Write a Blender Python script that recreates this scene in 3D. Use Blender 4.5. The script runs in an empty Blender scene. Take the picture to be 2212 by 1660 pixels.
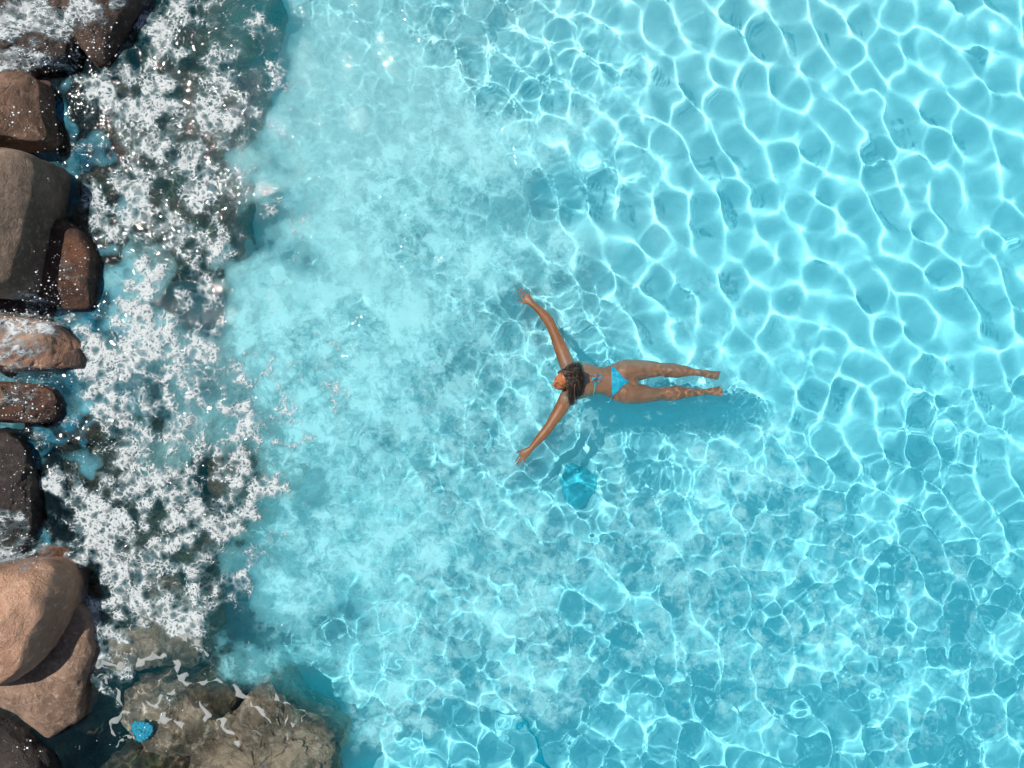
import bpy, bmesh, math, random
import numpy as np
from mathutils import Vector, Matrix, noise
from mathutils.bvhtree import BVHTree

S = bpy.context.scene
R = math.radians
# ------------------------------------------------------------------ camera
H = 7.8                                   # metres above the water
cd = bpy.data.cameras.new('camera'); cam = bpy.data.objects.new('camera', cd); S.collection.objects.link(cam)
cam.location = (0, 0, H); cam.rotation_euler = (0, 0, 0)
cd.lens_unit = 'FOV'; cd.angle = 2*math.atan(4.7/H); cd.clip_end = 500
S.camera = cam
# ------------------------------------------------------------------ world and sun
SUN = Vector((-.817, .577, math.tan(R(64)))).normalized()
w = bpy.data.worlds.new('World'); S.world = w; w.use_nodes = True
_n = w.node_tree; _bg = _n.nodes['Background']; _sky = _n.nodes.new('ShaderNodeTexSky')
_sky.sky_type = 'NISHITA'; _sky.sun_disc = False; _sky.sun_elevation = R(64)
_sky.sun_rotation = math.atan2(SUN.x, SUN.y)
_bg.inputs[1].default_value = .05; _n.links.new(_sky.outputs[0], _bg.inputs[0])
_l = bpy.data.lights.new('sun', 'SUN'); _l.energy = 3.5; _l.angle = R(.7); _l.color = (1, .955, .88)
sun = bpy.data.objects.new('sun', _l); S.collection.objects.link(sun)
sun.rotation_euler = SUN.to_track_quat('Z', 'Y').to_euler()
_l.cycles.is_caustics_light = True        # real refracted sun caustics on everything under the water
S.view_settings.view_transform = 'Standard'; S.view_settings.look = 'None'
S.view_settings.exposure = .58; S.view_settings.gamma = 1
S.cycles.use_denoising = True; S.cycles.use_adaptive_sampling = True; S.cycles.adaptive_threshold = .03; S.cycles.adaptive_min_samples = 16
S.cycles.max_bounces = 8; S.cycles.transparent_max_bounces = 16
S.cycles.sample_clamp_indirect = 8

# ------------------------------------------------------------------ helpers
PX = 235.3                                # picture units (2212 wide) per metre at water level
def P(px, py, z=0.0):
    """point on the line of sight of a spot of the photo, at height z (under water: seen shallower than it is)"""
    za = z if z >= 0 else z/1.33
    k = (H-za)/H
    return Vector(((px-1106)/PX*k, (830-py)/PX*k, z))
def tag(o, label=None, cat=None, group=None, kind=None):
    if label: o['label'] = label
    if cat: o['category'] = cat
    if group: o['group'] = group
    if kind: o['kind'] = kind
    return o
def link(name, me, mat=None, parent=None, smooth=True):
    if mat: me.materials.append(mat)
    if smooth and len(me.polygons):
        me.polygons.foreach_set('use_smooth', np.ones(len(me.polygons), bool))
    o = bpy.data.objects.new(name, me); S.collection.objects.link(o)
    if parent: o.parent = parent
    return o
def mesh_np(name, co, faces):
    me = bpy.data.meshes.new(name)
    co = np.asarray(co, np.float32); faces = np.asarray(faces, np.int32); k = faces.shape[1]
    me.vertices.add(len(co)); me.vertices.foreach_set('co', co.ravel())
    me.loops.add(faces.size); me.loops.foreach_set('vertex_index', faces.ravel())
    me.polygons.add(len(faces)); me.polygons.foreach_set('loop_start', np.arange(0, faces.size, k, dtype=np.int32))
    me.update(calc_edges=True)
    return me
def grid_faces(nx, ny):
    i = (np.arange(ny-1)[:, None]*nx+np.arange(nx-1)[None]).ravel()
    return np.stack([i, i+1, i+1+nx, i+nx], 1)
def attr(me, name, a):
    at = me.attributes.new(name, 'FLOAT', 'POINT'); at.data.foreach_set('value', np.asarray(a, np.float32).ravel())
def receive(o): o.cycles.is_caustics_receiver = True; return o
def sm(a, b, x):
    t = np.clip((x-a)/(b-a), 0, 1); return t*t*(3-2*t)

class NT:
    def __init__(s, name):
        s.m = bpy.data.materials.new(name); s.m.use_nodes = True; s.t = s.m.node_tree; s.t.nodes.clear()
        s.out = s.t.nodes.new('ShaderNodeOutputMaterial')
    def n(s, typ, inp=None, **kw):
        nd = s.t.nodes.new('ShaderNode'+typ)
        for k, v in kw.items(): setattr(nd, k, v)
        for k, v in (inp or {}).items():
            if isinstance(v, bpy.types.NodeSocket): s.t.links.new(v, nd.inputs[k])
            else: nd.inputs[k].default_value = v
        return nd
    def math(s, op, a, b=0.0, clamp=False):
        return s.n('Math', {0: a, 1: b}, operation=op, use_clamp=clamp).outputs[0]
    def ss(s, x, a, b, lo=0.0, hi=1.0):
        return s.n('MapRange', {'Value': x, 'From Min': a, 'From Max': b, 'To Min': lo, 'To Max': hi}, interpolation_type='SMOOTHSTEP').outputs[0]
    def mix(s, f, a, b):
        nd = s.n('Mix', data_type='RGBA')
        for k, v in ((0, f), (6, a), (7, b)):
            if isinstance(v, bpy.types.NodeSocket): s.t.links.new(v, nd.inputs[k])
            else: nd.inputs[k].default_value = v
        return nd.outputs[2]
    def noise(s, vec, scale, detail=4, rough=.5, dist=0.0):
        nd = s.n('TexNoise', {'Scale': scale, 'Detail': detail, 'Roughness': rough, 'Distortion': dist})
        if vec: s.t.links.new(vec, nd.inputs['Vector'])
        return nd
    def obj(s): return s.n('NewGeometry').outputs['Position']
    def a(s, name): return s.n('Attribute', attribute_name=name).outputs['Fac']
    def surf(s, sh): s.t.links.new(sh, s.out.inputs[0]); return s.m
def C(r, g, b): return (r, g, b, 1)

# ------------------------------------------------------------------ wave fields
XS = np.concatenate([-5.45-np.cumsum(np.geomspace(.012, 3, 60))[::-1], np.arange(-5.45, 5.45, .010), 5.45+np.cumsum(np.geomspace(.012, 3, 60))])
YS = np.concatenate([-4.15-np.cumsum(np.geomspace(.012, 3, 60))[::-1], np.arange(-4.15, 4.15, .010), 4.15+np.cumsum(np.geomspace(.012, 3, 60))])
rng = np.random.default_rng(7)
DX = .010; FN, FM = 1280, 960             # periodic tile
_kx = np.fft.fftfreq(FN, DX)*2*np.pi; _ky = np.fft.fftfreq(FM, DX)*2*np.pi
KX, KY = np.meshgrid(_kx, _ky); K = np.hypot(KX, KY)+1e-9; TH = np.arctan2(KY, KX)
def field(L, bw, th=None, p=0, flat=.15, seed=None, lim=0):
    r = np.random.default_rng(seed) if seed is not None else rng
    F = np.fft.fft2(r.standard_normal((FM, FN)))
    G = np.exp(-((np.log(K*L/(2*np.pi)))/bw)**2)/K
    if th is not None: G = G*(np.abs(np.cos(TH-th))**p+flat)
    Fh = F*G; Fh[0, 0] = 0
    h = np.real(np.fft.ifft2(Fh)); sd = h.std()
    if lim:                               # rounded crests: no crest focuses light far above the floor
        lap = np.real(np.fft.ifft2(-K**2*Fh)); s0 = lap.std()
        lap = lim*s0*np.tanh(lap/(lim*s0))
        F2 = np.fft.fft2(lap)*np.exp(-((np.log(K*L/(2*np.pi)))/(1.7*bw))**2); F2[0, 0] = 0; h = np.real(np.fft.ifft2(-F2/K**2)); sd = h.std()
    return h/sd
def samp(f, X, Y):
    u = (X/DX) % FN; v = (Y/DX) % FM
    i = np.floor(u).astype(int); j = np.floor(v).astype(int); a = u-i; b = v-j
    i %= FN; j %= FM; i2 = (i+1) % FN; j2 = (j+1) % FM
    return f[j, i]*(1-a)*(1-b)+f[j, i2]*a*(1-b)+f[j2, i]*(1-a)*b+f[j2, i2]*a*b
X, Y = np.meshgrid(XS, YS)
U = X*PX+1106; V = 830-Y*PX               # photo units of every water vertex
# low-frequency wobble so that no region border is a clean curve
wobA = samp(field(1.3, .5, seed=21), X, Y); wobB = samp(field(.5, .5, seed=22), X, Y); wobC = samp(field(.2, .5, seed=23), X, Y)
wobD = samp(field(1.3, .5, seed=24), X, Y); wobE = samp(field(.5, .5, seed=25), X, Y)
Uw = U+70*wobA+28*wobB+10*wobC; Vw = V+70*wobD+28*wobE+10*wobC
def blob(cx, cy, rx, ry, rot=0, soft=.6, u=None, v=None):
    u = Uw if u is None else u; v = Vw if v is None else v
    c, s = math.cos(R(rot)), math.sin(R(rot)); dx = u-cx; dy = v-cy
    d = np.hypot((dx*c+dy*s)/rx, (-dx*s+dy*c)/ry)
    return 1-sm(1-soft, 1+soft, d)
fall = 1-sm(4.2, 9, np.maximum(np.abs(X)-1.2, np.abs(Y)))
A45 = field(.34, .30, R(36), 2.0, .25, seed=1, lim=1.05); A30 = field(.29, .30, R(25), 1, .6, seed=2)
A15 = field(.17, .32, seed=3); A08 = field(.085, .3, seed=4); A05 = field(.052, .25, seed=5)
wR = sm(950, 1500, Uw)*(1-sm(620, 980, Vw+.12*(1500-Uw)))          # clear upper right
wL = 1-sm(440, 620, U+.35*(Uw-U))                                             # surf by the rocks
wB = sm(820, 1250, Vw)*sm(560, 900, Uw)                             # choppy lower part
wC = np.clip(1-wR-wL-wB, 0, 1)
body = blob(1330, 835, 270, 130, 0, .35, U, V)                      # disturbed water round the swimmer
def mixw(r, l, b, c): return r*wR+l*wL+b*wB+c*wC
patch = .5+.5*np.tanh(1.3*samp(field(1.0, .4, seed=9), X, Y)); patch2 = .5+.5*np.tanh(1.5*samp(field(.8, .4, seed=10), X, Y))   # livelier and calmer patches
ring = blob(1400, 832, 195, 52, 0, .35, U, V)
Z = (samp(A45, X, Y)*mixw(.0044, .003, .0036, .0028) + samp(A30, X, Y)*mixw(.0013, .004, .0034, .0018)*(.45+patch)
     + samp(A15, X, Y)*mixw(.00020, .0024, .0013, .0006)*(.15+1.5*patch2) + samp(A08, X, Y)*(mixw(.00002, .0006, .00012, .00013)+.0008*ring)
     + samp(A05, X, Y)*(mixw(0, .0002, .00002, .00004)+.0007*ring))
Z += samp(field(.11, .25, seed=11), X, Y)*.00018*patch*(wC+wB)
# rings spreading from the swimmer's arms and shoulders
for (cx, cy, amp, L, dec) in ((1235, 760, .0011, .085, 60), (1240, 900, .0010, .08, 70), (1330, 1000, .0008, .07, 60), (1190, 700, .0006, .07, 45), 
                              (970, 130, .0007, .07, 45)):
    d = np.hypot(U-cx, V-cy)
    Z += .28*amp*np.sin(d/PX*2*np.pi/L)*np.exp(-((d-dec)/dec/1.1)**2)
Z *= fall
# water lies lower over the swimmer's back: calmer, so the figure stays readable
Z *= 1-.15*blob(1360, 835, 250, 75, 0, .4, U, V)

# turbidity: air bubbles whirled into the water below the falls
mn = samp(field(.55, .6, seed=31), X, Y); mn2 = samp(field(.22, .5, seed=32), X, Y); mn3 = samp(field(.09, .5, seed=33), X, Y)
cloud = .5+.30*mn+.22*mn2+.10*mn3
milk = (.74*blob(735, 260, 225, 430, 8, .5)+.42*blob(640, 760, 230, 300, 0, .6)+.34*blob(720, 1250, 300, 260, 0, .6)
        + .12*blob(1060, 1000, 420, 420, 0, .6)+.16*blob(1000, 520, 260, 260, 0, .6)
        + .40*blob(300, 760, 260, 200, 0, .5))
milk = 1*.66*milk*(.92+.13*np.clip(cloud, 0, 1.1))
milk += .12*blob(710, 1330, 170, 120, 0, .6)+.22*blob(1120, 460, 130, 110, 0, .6)  # pale tint added to brighten patches that the refracted sunlight leaves too dark
milk += .55*blob(165, 190, 55, 60, 0, .6)+.45*blob(150, 260, 30, 60, 0, .6)+.6*blob(250, 625, 75, 60, 0, .6)+.6*blob(205, 690, 70, 40, 0, .6)
milk += .75*blob(165, 845, 45, 45, 0, .6)+.55*blob(70, 950, 60, 22, 0, .6)+.5*blob(95, 1040, 25, 50, 0, .6)+.75*blob(125, 1120, 50, 65, 0, .6)+.4*blob(175, 430, 25, 80, -20, .6)
milk *= 1-.9*blob(1390, 835, 260, 90, 0, .5, U, V)
armmask = np.maximum(blob(1175, 700, 95, 34, 63, .4, U, V), blob(1178, 935, 92, 34, -58, .4, U, V))
milk *= 1-.98*armmask
milk *= 1-.7*blob(1250, 1045, 60, 60, 0, .4, U, V)
milk *= 1-.97*blob(455, 1635, 320, 150, 0, .2, U, V)
milk *= 1-.94*blob(405, 260, 190, 370, -4, .35)
milk *= 1-.9*blob(490, 30, 120, 130, 0, .4, U, V)
milk *= 1-.8*blob(370, 1200, 200, 260, 0, .4)
bmask = np.maximum(armmask, blob(1400, 832, 220, 48, 0, .4, U, V))
basem = (.11*(1-wL)+.03)*(1-.75*bmask)*(1-.9*armmask)*(1-.97*blob(520, 1640, 240, 160, 0, .2, U, V))   # blue-green bodied water where it is deep
milk = np.clip(milk, 0, .9)+basem
hue = np.clip(basem/np.maximum(milk, 1e-3), 0, 1)
bump = np.clip(wL+1.6*(1-wL)*blob(620, 380, 430, 640, 0, .5), 0, 1.6)
blue = 1-sm(190, 330, U+20*wobB)

# ------------------------------------------------------------------ materials
def water_material():
    t = NT('clear_water')
    refr = t.n('BsdfRefraction', {'IOR': 1.33, 'Roughness': 0.0, 'Color': C(.93, .985, 1)})
    cl = t.noise(t.obj(), 3.0, 5, .6)
    warm = t.ss(t.n('SeparateXYZ', {0: t.obj()}).outputs[1], -1.5, 3.2)
    col = t.mix(warm, C(.18, .46, .50), C(.25, .44, .45))
    col = t.mix(t.ss(cl.outputs[0], .35, .7, 0, .5), col, C(.30, .56, .57))
    thin = t.mix(t.a('hue'), col, C(.005, .59, .75))
    thin = t.mix(t.a('blue'), thin, t.mix(t.ss(cl.outputs[0], .35, .65), C(.01, .13, .21), C(.10, .33, .41)))
    tex = t.noise(t.obj(), 9, 8, .68, 1.2).outputs[0]
    tex2 = t.noise(t.obj(), 15, 6, .62, .8).outputs[0]
    own = t.math('MULTIPLY', t.a('milk'), t.math('SUBTRACT', 1.0, t.a('hue')))
    rag = t.ss(t.math('ADD', own, t.math('MULTIPLY', t.math('SUBTRACT', tex2, .5), .55)), .02, .20, .10, 1.0)
    rag = t.math('MAXIMUM', rag, t.a('hue'))
    mk = t.math('MULTIPLY', t.math('MULTIPLY', t.a('milk'), rag), t.math('ADD', t.a('hue'), t.math('MULTIPLY', t.math('SUBTRACT', 1.0, t.a('hue')), t.ss(tex, .25, .75, .68, 1.32))), clamp=True)
    wq = t.n('VectorMath', {0: t.noise(t.obj(), 6, 3, .6).outputs['Color'], 'Scale': .16}, operation='SCALE').outputs[0]
    wq = t.n('VectorMath', {0: wq, 1: t.obj()}, operation='ADD').outputs[0]
    c1 = t.noise(wq, 5.2, 7, .66, .5).outputs[0]; c2 = t.noise(wq, 17, 5, .65, 1.0).outputs[0]
    cc = t.math('ADD', c1, t.math('MULTIPLY', t.math('SUBTRACT', c2, .5), .35))
    cc = t.math('ADD', cc, t.math('MULTIPLY', t.math('SUBTRACT', t.a('clouds'), .6), .22))
    fluff = t.math('MULTIPLY', t.math('ADD', t.ss(cc, .47, .58, 0, .20), t.ss(cc, .58, .68, 0, .22)), t.ss(t.a('clouds'), .05, .5))
    tot = t.math('MAXIMUM', t.math('ADD', mk, fluff), .0001)
    thin = t.mix(t.math('DIVIDE', fluff, tot), thin, C(.32, .65, .69))
    mk = t.math('MINIMUM', tot, .92)
    dif = t.n('BsdfDiffuse', {'Color': thin})
    mx = t.n('MixShader', {0: mk, 1: refr.outputs[0], 2: dif.outputs[0]})
    nz = t.noise(t.obj(), 40, 1, .5)
    bp = t.n('Bump', {'Height': nz.outputs[0], 'Strength': t.math('MULTIPLY', t.a('bump'), .21), 'Distance': .014})
    gl = t.n('BsdfGlossy', {'Roughness': t.ss(t.a('bump'), 1.0, 1.4, .024, .013), 'Normal': bp.outputs[0]})
    fr = t.n('Fresnel', {'IOR': 1.33})
    return t.surf(t.n('MixShader', {0: fr.outputs[0], 1: mx.outputs[0], 2: gl.outputs[0]}).outputs[0])
def floor_material():
    t = NT('pool_plaster')
    p = t.obj()
    n1 = t.noise(p, .45, 4, .5).outputs[0]; n2 = t.noise(p, 14, 6, .65).outputs[0]; n3 = t.noise(p, 90, 3, .6).outputs[0]
    sx = t.n('SeparateXYZ', {0: p})
    g = t.math('ADD', t.math('MULTIPLY', sx.outputs[0], -.10), t.math('MULTIPLY', sx.outputs[1], .16))
    g = t.ss(t.math('ADD', g, t.math('MULTIPLY', n1, .8)), .15, 1.1)
    col = t.mix(g, C(.30, .765, .84), C(.43, .715, .735))
    col = t.mix(t.ss(n2, .3, .75, 0, .22), col, C(.16, .50, .58))
    col = t.mix(t.ss(n3, .55, .8, 0, .15), col, C(.45, .75, .78))
    bp = t.n('Bump', {'Height': n2, 'Strength': .25, 'Distance': .02})
    return t.surf(t.n('BsdfDiffuse', {'Color': col, 'Normal': bp.outputs[0]}).outputs[0])
def foam_material(name='foam_bubbles', flow=False):
    t = NT(name)
    p = t.obj()
    w1 = t.noise(p, 3.5 if not flow else 5, 4, .6).outputs['Color']
    w2 = t.noise(p, 22, 3, .6).outputs['Color']
    sc = t.n('VectorMath', {0: w1, 'Scale': .22}, operation='SCALE').outputs[0]
    sc2 = t.n('VectorMath', {0: w2, 'Scale': .022}, operation='SCALE').outputs[0]
    q = t.n('VectorMath', {0: p, 1: sc}, operation='ADD').outputs[0]
    q = t.n('VectorMath', {0: q, 1: sc2}, operation='ADD').outputs[0]
    if flow:
        q = t.n('VectorMath', {0: q, 1: (.45, 1.0, .3)}, operation='MULTIPLY').outputs[0]
    def holes(scale, r0, r1):
        f = t.n('TexVoronoi', {'Vector': q, 'Scale': scale, 'Randomness': 1.0}, feature='SMOOTH_F1')
        f.inputs['Smoothness'].default_value = .12
        return t.math('SUBTRACT', f.outputs['Distance'], t.ss(t.math('ADD', t.a('dens'), t.math('MULTIPLY', t.math('SUBTRACT', nn, .5), .5)), .15, 1.0, r0, r1))
    nn = t.noise(p, 7, 6, .7).outputs[0]; nf = t.noise(p, 45, 4, .7).outputs[0]
    # foam left standing between round holes of three sizes
    h = t.math('MINIMUM', holes(10.5, .80, .22), t.math('MINIMUM', holes(26, .74, .20), holes(58, .66, .12)))
    h = t.math('ADD', h, t.math('MULTIPLY', t.math('SUBTRACT', nf, .5), .26))
    h = t.math('MAXIMUM', h, t.math('SUBTRACT', t.math('MULTIPLY', t.a('strand'), 1.0), t.math('ADD', .22, t.math('ADD', t.math('MULTIPLY', nn, .60), t.math('MULTIPLY', nf, .35)))))
    h = t.math('ADD', h, 0.0)
    al = t.ss(h, -.06, .26, 0, .92)
    thinv = t.math('MULTIPLY', t.ss(h, -.34, .02, 0, .40), t.ss(t.a('dens'), .35, .8))
    al = t.math('MAXIMUM', al, thinv)
    al = t.math('MULTIPLY', al, t.math('SUBTRACT', 1.0, t.math('MULTIPLY', t.a('strand'), .52)))
    al = t.math('MULTIPLY', al, t.ss(t.a('dens'), .02, .16))
    bp = t.n('Bump', {'Height': h, 'Strength': .6, 'Distance': .02})
    fcol = t.mix(t.ss(h, -.12, .14), C(.20, .36, .41), C(.53, .57, .58))
    d = t.n('BsdfDiffuse', {'Color': fcol, 'Normal': bp.outputs[0]})
    tr = t.n('BsdfTransparent')
    return t.surf(t.n('MixShader', {0: al, 1: tr.outputs[0], 2: d.outputs[0]}).outputs[0])
_rm = {}
def rock_material(name, base, dark, light, wet=0.0, scale=1.0, algae=0.0):
    if name in _rm: return _rm[name]
    t = NT(name)
    tc = t.n('TexCoord').outputs['Object']
    n1 = t.noise(tc, 2.2*scale, 6, .6).outputs[0]; n2 = t.noise(tc, 14*scale, 8, .72).outputs[0]; n3 = t.noise(tc, 80*scale, 4, .7).outputs[0]
    vor = t.n('TexVoronoi', {'Vector': tc, 'Scale': 60*scale}, feature='F1').outputs[0]
    col = t.mix(t.ss(n1, .35, .68), base, dark)
    col = t.mix(t.ss(n2, .48, .72, 0, .8), col, light)
    col = t.mix(t.ss(n3, .52, .72, 0, .55), col, dark)
    col = t.mix(t.ss(vor, .30, .05, 0, .25), col, light)
    if algae:
        n4 = t.noise(tc, 4.5, 5, .65).outputs[0]
        col = t.mix(t.ss(n4, .42, .66, 0, algae), col, C(.055, .085, .035))
    ck = t.noise(tc, 3.1*scale, 5, .62, .6).outputs[0]
    crack = t.ss(t.math('ABSOLUTE', t.math('SUBTRACT', ck, .5)), .0, .022, 1.0, 0.0)
    col = t.mix(t.math('MULTIPLY', crack, .40), col, dark)
    n2 = t.math('SUBTRACT', n2, t.math('MULTIPLY', crack, .16))
    hh = t.math('ADD', t.math('MULTIPLY', n2, 1.0), t.math('MULTIPLY', n3, .35))
    bp = t.n('Bump', {'Height': hh, 'Strength': .95, 'Distance': .045})
    b = t.n('BsdfPrincipled', {'Base Color': col, 'Roughness': t.ss(n2, .3, .7, .95-.72*wet, .85-.35*wet), 'Normal': bp.outputs[0], 'Specular IOR Level': .25+.35*wet})
    _rm[name] = t.surf(b.outputs[0]); return _rm[name]
ROCK = dict(
 pale=('pale_sandstone', C(.56, .33, .22), C(.38, .215, .145), C(.68, .46, .34), 0),
 tan=('speckled_tan_rock', C(.38, .25, .18), C(.17, .105, .07), C(.58, .44, .34), .25, 1.3),
 grey=('grey_brown_granite', C(.31, .22, .165), C(.15, .108, .08), C(.42, .31, .24), 0, 1.2),
 brown=('brown_granite', C(.33, .20, .14), C(.13, .078, .055), C(.48, .30, .21), .1),
 red=('wet_red_brown_rock', C(.14, .058, .030), C(.045, .022, .015), C(.26, .13, .075), .6),
 dark=('dark_wet_rock', C(.055, .040, .034), C(.020, .016, .015), C(.12, .09, .075), .6),
 wetb=('wet_brown_rock', C(.115, .07, .05), C(.035, .022, .018), C(.26, .165, .12), .6),
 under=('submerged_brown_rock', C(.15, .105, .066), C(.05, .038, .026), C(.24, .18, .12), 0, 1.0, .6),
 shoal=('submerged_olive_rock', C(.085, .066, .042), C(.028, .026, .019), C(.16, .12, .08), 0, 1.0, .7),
 reef=('eroded_reef_rock', C(.50, .375, .265), C(.11, .08, .055), C(.70, .60, .48), 0, .8, .22),
)
def rmat(k): return rock_material(*ROCK[k])
def plain(name, col, rough=.6, spec=.3, sss=0):
    t = NT(name)
    b = t.n('BsdfPrincipled', {'Base Color': col, 'Roughness': rough, 'Specular IOR Level': spec})
    return t.surf(b.outputs[0])

# ------------------------------------------------------------------ pool floor and water
def make_floor():
    xs = np.linspace(-60, 60, 241); ys = np.linspace(-60, 60, 241); gx, gy = np.meshgrid(xs, ys)
    u = gx*PX+1106
    z = -1.25+.03*np.sin(gx*.9+gy*.5)-.35*(1-sm(200, 620, u))
    co = np.stack([gx, gy, z], -1).reshape(-1, 3)
    o = link('pool_floor', mesh_np('pool_floor', co, grid_faces(241, 241)), floor_material())
    tag(o, 'pale turquoise plastered pool floor under clear water', kind='structure'); receive(o)
make_floor()
co = np.stack([X, Y, Z], -1).reshape(-1, 3)
_wm = mesh_np('water', co, grid_faces(len(XS), len(YS)))
attr(_wm, 'milk', milk); attr(_wm, 'bump', bump); attr(_wm, 'blue', blue); attr(_wm, 'hue', hue)
clm = (.85*blob(1010, 1060, 330, 330, 0, .6)+.45*blob(830, 620, 230, 330, 0, .6)+.60*blob(1010, 330, 190, 300, 0, .6)+.50*blob(1420, 1290, 420, 250, 0, .6)+.42*blob(1900, 1430, 420, 260, 0, .6)
       + .65*blob(860, 1380, 330, 170, 0, .6)+.55*blob(1560, 1060, 260, 130, 0, .6)+.45*blob(1650, 690, 160, 90, 0, .6)+.5*blob(1160, 560, 160, 120, 0, .6)+.6*blob(640, 860, 160, 260, 0, .6))
clm = clm*(1-.9*bmask)*(1-blob(1250, 1065, 80, 105, 0, .5, U, V))*(1-.6*blob(1430, 930, 170, 50, 5, .5))*(1-.95*blob(440, 1640, 330, 165, 0, .2, U, V))
attr(_wm, 'clouds', np.clip(clm, 0, 1))
water = link('water', _wm, water_material())
tag(water, 'rippled turquoise water filling the lagoon pool', kind='structure')
water.cycles.is_caustics_caster = True

# ------------------------------------------------------------------ rocks
ROCKS = []
def boulder(name, poly, ztop, zmid, zbot, seed, mat, label, group=None, e=.55, ef=.5, cuts=(), tilt=(0, 0), rough=.05, nt=150, npf=70, crease=0.0, sub=False, zedge=None):
    rg = random.Random(seed)
    ze = zmid if zedge is None else zedge
    pts = [P(a, b, ze) for a, b in poly]; n = len(pts)
    A = sum(pts[i].x*pts[(i+1) % n].y-pts[(i+1) % n].x*pts[i].y for i in range(n))/2
    cx = sum((pts[i].x+pts[(i+1) % n].x)*(pts[i].x*pts[(i+1) % n].y-pts[(i+1) % n].x*pts[i].y) for i in range(n))/(6*A)
    cy = sum((pts[i].y+pts[(i+1) % n].y)*(pts[i].x*pts[(i+1) % n].y-pts[(i+1) % n].x*pts[i].y) for i in range(n))/(6*A)
    rad = []
    for k in range(nt):
        th = 2*math.pi*k/nt; d = (math.cos(th), math.sin(th)); best = 0
        for i in range(n):
            ax, ay = pts[i].x-cx, pts[i].y-cy; bx, by = pts[(i+1) % n].x-cx, pts[(i+1) % n].y-cy
            ex, ey = bx-ax, by-ay; den = d[0]*ey-d[1]*ex
            if abs(den) < 1e-9: continue
            tt = (ax*ey-ay*ex)/den; ss_ = (ax*d[1]-ay*d[0])/den
            if tt > 0 and -1e-6 <= ss_ <= 1+1e-6: best = max(best, tt)
        rad.append(best or .05)
    rad = np.array(rad)
    for _ in range(2): rad = .25*np.roll(rad, 1)+.5*rad+.25*np.roll(rad, -1)
    ph = np.linspace(-math.pi/2, math.pi/2, npf)
    TT, PH = np.meshgrid(np.arange(nt)*2*math.pi/nt, ph)
    cs = np.abs(np.cos(PH))**e; sn = np.abs(np.sin(PH))**(1/ef*.5)
    rr = rad[None, :]*cs
    x = rr*np.cos(TT); y = rr*np.sin(TT)
    z = np.where(PH > 0, (ztop-zmid)*sn, -(zmid-zbot)*sn)
    z = z+np.where(PH > 0, (x*tilt[0]+y*tilt[1]), 0)
    p3 = np.stack([x, y, z], -1).reshape(-1, 3)
    size = float(rad.mean())
    for (nx_, ny_, nz_, off) in cuts:
        nn_ = np.array([nx_, ny_, nz_]); nn_ = nn_/np.linalg.norm(nn_)
        dd = p3 @ nn_-off*size
        k_ = np.where(dd > 0, dd*.92, 0)
        p3 = p3-k_[:, None]*nn_[None]
    for _ in range(7):
        az = rg.uniform(0, 6.283); nn_ = np.array([.55*math.cos(az), .55*math.sin(az), rg.uniform(.8, 1.6)]); nn_ = nn_/np.linalg.norm(nn_)
        dd = p3 @ nn_; dd = dd-dd.max()*rg.uniform(.80, .94)
        p3 = p3-np.where(dd > 0, dd*.85, 0)[:, None]*nn_[None]
    off = Vector((seed*3.7, seed*1.3, seed*.7))
    out = []
    for v in p3:
        q = Vector(v)
        a = noise.fractal(q*2.3/max(size, .3)*.7+off, 1.0, 2.0, 5)
        b = noise.fractal(q*9+off, .9, 2.1, 4)
        c = 0
        if crease:
            r_ = noise.fractal(q*3.2+off*2, .8, 2.0, 4); c = -crease*math.exp(-(r_*9)**2)
        l_ = max(q.length, 1e-4); dirv = Vector((q.x, q.y, q.z*1.4)); dirv.normalize()
        out.append(q+dirv*(a*rough*1.3*size+b*rough*.28*min(size, .5)+c*size))
    co = np.array(out)
    f = []
    i = (np.arange(npf-1)[:, None]*nt+np.arange(nt)[None]); j = (np.arange(npf-1)[:, None]*nt+(np.arange(nt)[None]+1) % nt)
    f = np.stack([i.ravel(), j.ravel(), (j+nt).ravel(), (i+nt).ravel()], 1)
    me = mesh_np(name, co, f)
    o = link(name, me, rmat(mat)); o.location = (cx, cy, zmid)
    tag(o, label, 'rock' if sub else 'boulder', group); receive(o); ROCKS.append(o)
    return o
G1 = 'boulders piled along the left edge of the pool'; G2 = 'rocks lying under the shallow water beside the boulders'
boulder('boulder', [(165, -90), (345, -90), (312, 0), (262, 92), (228, 140), (203, 142), (178, 112), (160, 82), (150, 20)], .42, .06, -1.5, 1, 'wetb',
        'wet brown boulder with a sunlit patch and rounded tip at the top edge', G1, cuts=((1, -.6, .9, 1.1),), tilt=(-.1, .25))
boulder('boulder', [(-190, -110), (175, -110), (178, 60), (150, 120), (100, 152), (20, 158), (-190, 160)], .38, .10, -1.5, 2, 'wetb',
        'broad dark boulder in the top left corner covered by white running water', G1, rough=.09, crease=.05)
boulder('boulder', [(-190, 165), (30, 160), (88, 172), (97, 250), (108, 300), (80, 316), (0, 312), (-190, 300)], .62, .2, -1.5, 3, 'brown',
        'brown block shaped boulder just below the water covered corner rock', G1, e=.25, cuts=((1, .1, 1.0, .95),))
boulder('boulder', [(85, 178), (112, 172), (118, 230), (112, 295), (98, 290), (92, 230)], .12, -.02, -1.5, 4, 'wetb',
        'narrow wet brown rock squeezed against the block shaped boulder at the waterline', G1, nt=80, npf=40)
boulder('boulder', [(-190, 330), (45, 331), (100, 343), (113, 368), (104, 440), (88, 520), (66, 622), (30, 642), (-190, 640)], .85, .32, -1.5, 5, 'grey',
        'tall grey brown boulder with a flat sloping face, largest in the upper left pile', G1, e=.24, cuts=((1.0, -.15, .95, .86), (-.1, 1, 1.2, .9)), rough=.035)
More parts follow.
